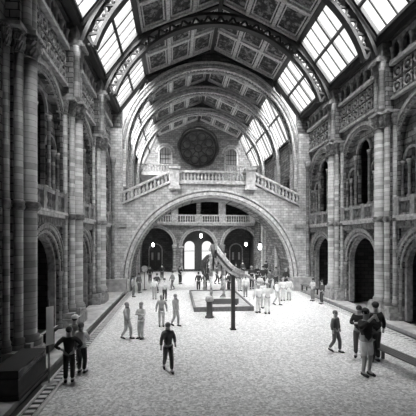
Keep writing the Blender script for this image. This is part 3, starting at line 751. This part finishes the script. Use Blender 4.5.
for s in (-1, 1):
    a = hip + Vector((s*.42, 0, -.05)); k = Vector((hip.x + s*.45, hip.y + .3*s + .1, 1.75)); an = Vector((k.x, k.y - .25, .62)); g = Vector((k.x, k.y + .1, .22))
    part('femur', MB().tube([loc(a), loc(a*.85 + k*.15), loc(a*.5+k*.5), loc(k)], [.16, .11, .095, .14], 8), BONE, dino, True)
    part('shin', MB().tube([loc(k), loc(k*.5+an*.5), loc(an)], [.12, .075, .1], 8), BONE, dino, True)
    f_ = MB()
    for q in (-1, 0, 1): f_.tube([loc(an), loc(an*.5 + g*.5 + Vector((q*.08, .06, 0))), loc(g + Vector((q*.16, .22, .03)))], [.07, .06, .05], 6)
    part('hind_foot', f_, BONE, dino, True)
    a = sh_ + Vector((s*.6, 0, -.55)); k = Vector((a.x + s*.03, a.y - .35*s - .1, 1.55)); an = Vector((k.x, k.y + .25, .62)); g = Vector((k.x, k.y + .2, .24))
    part('shoulder_blade', MB().tube([loc(sh_ + Vector((s*.45, -.7, .1))), loc(sh_ + Vector((s*.6, -.3, -.2))), loc(a)], [.05, .11, .12], 8), BONE, dino, True)
    part('upper_arm', MB().tube([loc(a), loc(a*.5+k*.5), loc(k)], [.14, .08, .12], 8), BONE, dino, True)
    part('forearm', MB().tube([loc(k), loc(k*.5+an*.5), loc(an)], [.11, .07, .09], 8), BONE, dino, True)
    f_ = MB()
    for q in (-1, 0, 1): f_.tube([loc(an), loc(g + Vector((q*.12, .12, 0)))], [.07, .05], 6)
    part('fore_foot', f_, BONE, dino, True)
# posts carrying the tail
p, v = on_floor(233, 329.5); topz = at(234.5, 272, 15.5).z - .18
t = thing('support_post', 'tall dark post holding up the skeleton tail', 'post', p)
part('shaft', MB().box(-.085, .085, -.085, .085, .05, topz), plain('post_grey', .06, .5), t); part('foot', MB().box(-.13, .13, -.13, .13, 0, .05), BLACK, t)
part('cradle', MB().tube([(-.16, 0, topz + .12), (-.08, 0, topz), (.08, 0, topz), (.16, 0, topz + .12)], .03, 6), BLACK, t)
p, v = on_floor(209.5, 317.5)
t = thing('donation_post', 'short dark post with a pale top before the skeleton platform', 'post', p)
part('shaft', MB().lathe([(.24, 0), (.24, .06), (.17, .1), (.16, .8), (.2, .86)], 0, 0, 14), plain('post_grey', .06), t, True)
part('top', MB().lathe([(.2, .86), (.23, .9), (.2, 1.08), (.1, 1.14)], 0, 0, 14), PALESTONE, t, True)

# ================================================================== THINGS STANDING ABOUT
p, v = on_floor(49, 384)
t = thing('sign_pole', 'tall white narrow sign on a thin pole at the left step', 'sign', p, .95)
part('pole', MB().lathe([(.025, .02), (.025, 2.38), (.012, 2.42)], 0, .0, 10), plain('pole_grey', .25, .4), t, True)
part('panel', MB().box(-.115, .115, -.045, -.025, 1.12, 2.2), WHITE, t)
part('foot', MB().lathe([(.2, 0), (.2, .02), (.04, .04)], 0, 0, 16), plain('pole_grey', .25), t)
t = thing('display_case', 'dark boxy display case below the left edge pier', 'case', (-7.0, 9.7, .17))
part('cabinet', MB().box(-.4, .28, -.9, .9, .0, .5), WOOD, t); part('plinth', MB().box(-.42, .32, -.95, .95, 0, .1), BLACK, t)
part('glass_top', MB().box(-.38, .26, -.87, .87, .5, .68), plain('case_glass', .06, .15), t); part('lid', MB().box(-.4, .28, -.9, .9, .68, .72), BLACK, t)
t = thing('reading_panel', 'tilted striped panel in the left arch behind the white sign', 'panel', (-7.35, 12.6, .17))
m = MB(); m.bar((-.3, 0, .55), (.25, 0, .8), .95, .05, up=(0,0,1)); part('board', m, WOOD, t)
m = MB()
for q in range(4): x = -.2 + q*.12; part('text_strip', MB().bar((x, -.38, .63 + (x+.2)*.4545 + .0), (x, .38, .63 + (x+.2)*.4545), .045, .03), KERB, t)
part('stand', MB().box(-.1, .1, -.3, .3, 0, .62), BLACK, t)
t = thing('notice_board', 'thin pale framed board standing inside the nearest left arch', 'board', (-9.2, 13.2, .0))
part('frame', MB().box(-.03, .03, -.62, -.56, 0, 2.9).box(-.03, .03, .56, .62, 0, 2.9).box(-.03, .03, -.62, .62, 2.84, 2.92), KERB, t); part('board', MB().box(-.02, .02, -.56, .56, .1, 2.84), BLACK, t)
t = thing('wall_sign', 'small white square sign inside the arch at the right edge', 'sign', (8.75, 14.55, 2.35))
part('plate', MB().box(-.03, .03, -.16, .16, -.2, .2), WHITE, t); part('post', MB().box(-.02, .02, -.03, .03, -2.35, -.2), BLACK, t)
def bench(lab, p, rz, L_, tone):
    t = thing('bench', lab, 'bench', p, rz, 'dark benches by the right wall')
    for i in range(4): part('slat', MB().box(-.24 + i*.125, -.14 + i*.125, -L_/2, L_/2, .42, .47), plain('bench_wood', .11, .6), t)
    for y in (-L_/2 + .2, L_/2 - .2): part('leg', MB().box(-.22, -.14, y-.04, y+.04, 0, .42).box(.14, .22, y-.04, y+.04, 0, .42).box(-.22, .22, y-.04, y+.04, .36, .42), BLACK, t)
p, v = on_floor(403, 371); bench('long dark bench on the floor at the right edge', p, .12, 2.6, .05)
bench('dark low bench against the pier at the right end of the bridge', (6.95, 24.6, .17), 0, 2.4, .05)
p, v = on_floor(144.5, 290)
t = thing('sign_stand', 'thin stand with a small round disc near the left entrance arch', 'sign', p)
part('pole', MB().lathe([(.2, 0), (.2, .03), (.03, .06), (.03, 1.55)], 0, 0, 10), IRON, t, True); part('disc', MB().ring('y', (0, 1.72), .01, .26, -.03, .03, 0, 2*PI, 18), PALESTONE, t)

# ================================================================== PEOPLE
def skin_mesh(name, V, E, R, sub=1):
    me = bpy.data.meshes.new('sk'); me.from_pydata(V, E, []); o = bpy.data.objects.new('sk', me); COL.objects.link(o)
    md = o.modifiers.new('s', 'SKIN'); md.use_smooth_shade = True
    sv = me.skin_vertices[0].data
    for i, r in enumerate(R): sv[i].radius = r if hasattr(r, '__len__') else (r, r)
    for x in sv: x.use_root = False
    sv[0].use_root = True
    o.modifiers.new('u', 'SUBSURF').levels = sub
    dg = bpy.context.evaluated_depsgraph_get(); dg.update()
    m2 = bpy.data.meshes.new_from_object(o.evaluated_get(dg)); m2.name = name
    bpy.data.objects.remove(o); bpy.data.meshes.remove(me)
    return m2
def join_mb(me, mb):
    """add small features (nose, eyes, ears, fingers) to a body mesh"""
    bm = bmesh.new(); bm.from_mesh(me); tmp = mb.mesh('t', True); bm.from_mesh(tmp); bm.to_mesh(me); bm.free(); bpy.data.meshes.remove(tmp)
    return me
TONE = {}
def cloth(v):
    v = round(v, 2)
    return plain('cloth_%d' % int(v*100), v, .85, noise=.2, scale=6)
ARMS = {  # elbow and wrist for the arm on side s, front is -y
 'down':   lambda s: ((s*.27, .02, 1.15), (s*.29, -.05, .91)),
 'swing':  lambda s: ((s*.26, .10*s, 1.16), (s*.28, .12*s - .08, .93)),
 'akimbo': lambda s: ((s*.40, .08, 1.20), (s*.20, -.03, 1.04)),
 'camera': lambda s: ((s*.33, -.16, 1.30), (s*.09, -.27, 1.56)),
 'chest':  lambda s: ((s*.27, -.06, 1.16), (s*.07, -.25, 1.22)),
}
def person(label, pos, h, face, pose='down', stride=.0, top=.1, legs=.05, hair=.03, long_hair=False, shorts=False, near=False, bag=None, cap=False, skirt=False):
    k = h / 1.76
    t = thing('person', label, 'person', pos, face)
    t['group'] = 'visitors in the hall'
    sc = lambda V: [(x*k, y*k, z*k) for x, y, z in V]
    st = stride
    hipL, hipR = (.09, 0, .9), (-.09, 0, .9)
    kn = lambda s: (s*.1, -.06 - s*st*.5 - abs(st)*.12, .5); an = lambda s: (s*.1, .0 - s*st + (.08 if s*st < 0 else 0), .085 + (.05 if s*st < 0 else 0)); toe = lambda s: (s*.115, an(s)[1] - .17, .035)
    V = [(0,0,.96), (0,.0,1.12), (0,.01,1.32), (0,.01,1.46), (0,-.005,1.56), (0,-.015,1.66), hipL, kn(1), an(1), toe(1), hipR, kn(-1), an(-1), toe(-1)]
    E = [(0,1),(1,2),(2,3),(3,4),(4,5),(0,6),(6,7),(7,8),(8,9),(0,10),(10,11),(11,12),(12,13)]
    R = [(.15,.12),(.14,.11),(.17,.12),.065,.085,.1,.1,.065,.048,.042,.1,.065,.048,.042]
    for s in (1, -1):
        el, wr = ARMS[pose](s); d = (Vector(wr) - Vector(el)).normalized(); ha = Vector(wr) + d*.09
        b = len(V); V += [(s*.17, .01, 1.41), el, wr, tuple(ha)]; E += [(2, b), (b, b+1), (b+1, b+2), (b+2, b+3)]; R += [.065, .05, .035, .042]
    body = skin_mesh('body', sc(V), E, [tuple(c*k for c in r) if hasattr(r, '__len__') else r*k for r in R])
    fm = MB()
    hz = 1.655
    fm.ball((0, -.108*k, (hz-.015)*k), (.014*k, .022*k, .022*k), 6, 5)
    for s in (1, -1):
        fm.ball((s*.035*k, -.093*k, (hz+.015)*k), .011*k, 6, 5); fm.ball((s*.092*k, -.01*k, hz*k), (.012*k, .022*k, .032*k), 6, 5)
        el, wr = ARMS[pose](s); d = (Vector(wr) - Vector(el)).normalized(); ha = Vector(wr) + d*.09; side = d.cross(Vector((s, 0, 0.001))).normalized()
        bend = Vector((-s, 0, 0)) * .25
        if near:
            for q, L in zip((-.03, -.01, .01, .03), (.075, .085, .08, .062)):
                a = ha + side*q; b = a + d*L*.55 + bend*.02; c = b + (d + bend*2).normalized()*L*.5
                fm.tube([tuple(x*k) for x in (a - d*.02, b, c)], [.0105*k, .0095*k, .008*k], 6)
            a = Vector(wr) + d*.04 + side*.025; fm.tube([tuple(x*k) for x in (a, a + side*.035 + d*.03, a + side*.04 + d*.07)], [.013*k, .011*k, .009*k], 6)
    fm.ball((0, -.098*k, (hz-.055)*k), (.026*k, .008*k, .007*k), 6, 4)
    join_mb(body, fm)
    part('body', body, plain('skin', .42, .6), t, False)
    # jacket or shirt
    CV = [(0,0,.87), (0,0,1.12), (0,.01,1.32), (0,.01,1.43)]; CE = [(0,1),(1,2),(2,3)]; CR = [(.175,.15),(.165,.135),(.19,.142),.09]
    for s in (1, -1):
        el, wr = ARMS[pose](s); b = len(CV); e2 = Vector(el)*.25 + Vector(wr)*.75
        CV += [(s*.17, .01, 1.41), el, tuple(e2)] ; CE += [(2, b), (b, b+1), (b+1, b+2)]; CR += [.088, .068, .052]
    part('top', skin_mesh('top', sc(CV), CE, [tuple(c*k for c in r) if hasattr(r, '__len__') else r*k for r in CR]), cloth(top), t)
    end = .55 if shorts else 1
    TV = [(0,0,1.03), (.085,0,.86), kn(1), (-.085,0,.86), kn(-1)]; TE = [(0,1),(1,2),(0,3),(3,4)]; TR = [(.15,.13), .115, .095 if shorts else .085, .115, .095 if shorts else .085]
    if skirt: TV = [(0,0,.99), (0,-.01,.8), (0,-.02,.55)]; TE = [(0,1),(1,2)]; TR = [(.16,.14), .2, .22]
    elif not shorts:
        a1, a2 = an(1), an(-1); TV += [(a1[0], a1[1], a1[2]+.03), (a2[0], a2[1], a2[2]+.03)]; TE += [(2,5),(4,6)]; TR += [.07, .07]
    part('skirt' if skirt else 'shorts' if shorts else 'trousers', skin_mesh('legs', sc(TV), TE, [tuple(c*k for c in r) if hasattr(r, '__len__') else r*k for r in TR]), cloth(legs), t)
    hm = MB().ball((0, .018*k, 1.69*k), (.1*k, .112*k, .1*k), 12, 8)
    if long_hair: hm.tube([(0, .06*k, 1.7*k), (0, .095*k, 1.58*k), (0, .11*k, 1.42*k)], [.08*k, .09*k, .05*k], 8)
    part('hair', hm, plain('hair_%d' % int(hair*100), hair, .7), t, True)
    if cap:
        part('cap', MB().lathe([(.125*k, 1.69*k), (.125*k, 1.74*k), (.1*k, 1.8*k), (.03*k, 1.82*k)], 0, .01*k, 14).box(-.08*k, .08*k, -.22*k, -.1*k, 1.695*k, 1.71*k), WHITE, t, True)
    for s in (1, -1):
        a, b = an(s), toe(s); q = a[2] - .085
        part('shoe', MB().tube([(a[0]*k, (a[1]+.05)*k, (.045+q)*k), (a[0]*k, a[1]*k, (.05+q)*k), (b[0]*k, (b[1]+.05)*k, (.042+q*.5)*k), (b[0]*k, (b[1]-.03)*k, (.035)*k)], [.04*k, .052*k, .048*k, .03*k], 8), plain('shoe', .03, .5), t, True)
    if bag is not None:
        bg_ = part('backpack', MB().ball((0, .19*k, 1.24*k), (.14*k, .09*k, .2*k), 10, 8), cloth(bag), t, True)
    return t
def put(label, px, hy, fy, face, **kw):
    p, v = on_floor(px, fy); z = 0
    e = 6.08 if p.x < 0 else 6.32
    if abs(p.x) > e + .5: z = .17; p, v = on_floor(px, fy, .17)
    h = max(1.5, min(2.0, (fy - hy) * v / FOC))
    return person(label, (p.x, p.y, z), h, face, **kw)
AW = PI        # facing away from the camera
T0 = 0.0       # facing the camera
put('person in black with hands on hips, back turned, at the left grille', 69, 327, 382.5, AW + .2, pose='akimbo', top=.03, legs=.03, near=True, hair=.02)
put('person in a white top and dark trousers beside the figure in black', 81.5, 323, 373, AW - .3, pose='chest', top=.75, legs=.05, near=True, hair=.08)
put('person in a pale cap half hidden behind the figure in black', 75, 316, 365, AW - .2, pose='down', top=.5, legs=.1, cap=True)
put('person in dark top and white shorts raising both arms at the right', 366, 303.5, 375, T0 + .25, pose='camera', top=.03, legs=.85, shorts=True, near=True, hair=.02)
put('person in dark clothes close behind the one in white shorts', 375, 301, 362, AW, pose='down', top=.03, legs=.03, hair=.02)
put('person with dark hair to the left behind the one in white shorts', 359, 306, 357, T0 - .5, pose='chest', top=.03, legs=.08, hair=.02)
put('slim dark figure walking alone on the right half of the floor', 335.5, 313, 352, .6, pose='down', stride=.14, top=.12, legs=.18, hair=.2)
put('dark figure striding toward the camera in the middle left of the floor', 168, 325, 371, .2, pose='swing', stride=.2, top=.12, legs=.12, hair=.2)
put('person in a pale coat standing left of the striding dark figure', 141, 314, 338.5, -.6, pose='chest', top=.8, legs=.75, hair=.45)
put('person in a mid grey top above and left of the striding figure', 161.5, 304, 327, AW, pose='down', top=.4, legs=.6, hair=.35)
put('person in a mid grey top walking just above the striding figure', 175.5, 304, 326, .8, pose='swing', stride=.12, top=.35, legs=.5, hair=.3)
put('person in pale grey at the left of the pale coat', 127, 313, 339, 1.2, pose='swing', stride=.15, top=.6, legs=.6, hair=.4)
put('person in a white top facing the entrance on the left', 154.5, 283, 299.5, AW, pose='down', top=.85, legs=.5)
put('person in a pale top and dark trousers left of the bright doorway', 164.6, 279, 301, .4, pose='chest', top=.7, legs=.05)
put('person in dark clothes under the left entrance arch', 157, 275, 293, AW + .5, pose='down', top=.05, legs=.06)
put('person in grey standing by the left end of the bridge', 133, 281, 297, 1.4, pose='down', top=.4, legs=.2)
put('person in a grey top just left of the bright doors', 172.5, 273, 290, -1.2, pose='swing', stride=.15, top=.25, legs=.15)
put('person in dark grey in the left end corner under the bridge', 139, 277, 293, .9, pose='down', top=.16, legs=.12)
put('person in black behind the skeleton platform at its left', 198.5, 274, 291, AW, pose='down', top=.05, legs=.05)
put('person in black leaning at the platform left of the hind leg', 205, 275, 292, AW - .6, pose='chest', top=.04, legs=.06)
put('person in dark clothes right of the skeleton hind legs', 223.5, 275, 292, .5, pose='down', top=.06, legs=.08)
put('person in dark clothes just left of the tail post', 229, 275, 291.5, AW + .7, pose='akimbo', top=.05, legs=.05)
put('person in dark top and pale trousers just right of the tail post', 239.5, 269, 291, .3, pose='down', top=.1, legs=.5)
put('person in a white shirt below the tail of the skeleton', 245.5, 276, 297, AW, pose='down', top=.8, legs=.3)
put('person in black with a pale face in the right entrance arch', 251.6, 266, 289, .1, pose='chest', top=.04, legs=.05, hair=.35)
put('person in black at the right of the right entrance arch', 263, 266, 288.5, -.3, pose='down', top=.04, legs=.05)
put('person in a pale shirt before the dark crowd on the right', 260, 275, 295, AW - .4, pose='down', top=.6, legs=.3)
put('person in dark grey at the right end of the crowd', 270, 270, 291, -.9, pose='swing', stride=.12, top=.12, legs=.1)
put('person all in white at the left of the white group', 258.5, 284, 313, AW + .3, pose='down', top=.9, legs=.85, hair=.5)
put('person all in white in front of the white group', 267.5, 283, 314, AW, pose='chest', top=.9, legs=.85, hair=.4)
put('person in a white dress in the middle of the white group', 263, 281, 308, .4, pose='down', top=.85, legs=.85, skirt=True, hair=.4)
put('person in white with a dark bag right of the white group', 277, 280, 305, .8, pose='swing', stride=.15, top=.85, legs=.6, bag=.04)
put('person in a white top near the right end of the bridge', 283, 278, 301, AW, pose='down', top=.9, legs=.7, hair=.4)
put('person in a pale dress at the right end of the white group', 289, 280, 300, -.5, pose='down', top=.75, legs=.7, skirt=True, hair=.3)
put('person in pale clothes by the bench at the right pier', 313, 283, 301, -1.2, pose='chest', top=.55, legs=.2)
put('person in dark clothes at the right wall step', 322, 283, 304, -1.5, pose='down', top=.08, legs=.05)


# the crowd standing farther back towards the entrance
for lab, px, hy, fy, face, kw in (
    ('person in black standing before the pillar right of the middle doors', 231, 265, 283, .2, dict(top=.05, legs=.05)),
    ('person in dark clothes farthest back in the right entrance arch', 243, 261, 277, AW, dict(top=.06, legs=.05)),
    ('person in a black coat between the two dark figures in the right arch', 257, 265, 285, .4, dict(pose='chest', top=.03, legs=.04, hair=.3)),
    ('person in a grey shirt at the foot of the arch on the right', 276, 267, 287, -.7, dict(top=.25, legs=.06)),
    ('person in dark clothes leaving through the right entrance arch', 266, 261, 278, AW + .3, dict(pose='swing', stride=.15, top=.05, legs=.05)),
    ('person in black at the left side of the right entrance arch', 236, 263, 280, -.4, dict(top=.04, legs=.04)),
    ('person in a black top between the left entrance arch and its lamp stand', 150, 266, 283, .3, dict(top=.04, legs=.06)),
    ('person in dark clothes before the left wooden door', 162, 264, 280, AW, dict(top=.05, legs=.05)),
    ('person in black beside the column left of the bright doors', 180, 266, 284, .7, dict(pose='chest', top=.04, legs=.04)),
    ('person in dark clothes before the right hand bright door', 208, 265, 283, AW, dict(top=.05, legs=.05)),
    ('person in dark grey walking before the column right of the bright doors', 217, 266, 284, 1.1, dict(pose='swing', stride=.14, top=.08, legs=.08)),
    ('person in black with pale hair at the right foot of the great arch', 286, 268, 289, -1.0, dict(top=.04, legs=.05, hair=.4))):
    put(lab, px, hy, fy, face, **kw)

# ================================================================== CAMERA, DAYLIGHT
cd = bpy.data.cameras.new('camera'); co = bpy.data.objects.new('camera', cd); COL.objects.link(co)
co.location = (CAMX, 0, CAMH); co.rotation_euler = (PI/2, 0, -YAW)
cd.sensor_width = 36; cd.lens = FOC / 416 * 36; cd.shift_y = (HOR - 208) / 416; cd.clip_end = 300
scene.camera = co
wd = bpy.data.worlds.new('sky'); scene.world = wd; wd.use_nodes = True
bg = wd.node_tree.nodes['Background']; bg.inputs[0].default_value = (1, 1, 1, 1); bg.inputs[1].default_value = 1.2
sl = bpy.data.lights.new('hazy_sun', 'SUN'); sl.energy = 72; sl.angle = math.radians(80); so = bpy.data.objects.new('hazy_sun', sl); COL.objects.link(so)
so.rotation_euler = (math.radians(18), math.radians(-6), 0); so.location = (0, 20, 40)
scene.cycles.max_bounces = 8; scene.cycles.diffuse_bounces = 6; scene.cycles.transparent_max_bounces = 12
scene.view_settings.view_transform = 'Standard'; scene.view_settings.look = 'None'; scene.view_settings.gamma = 1
scene.view_settings.exposure = 0.0
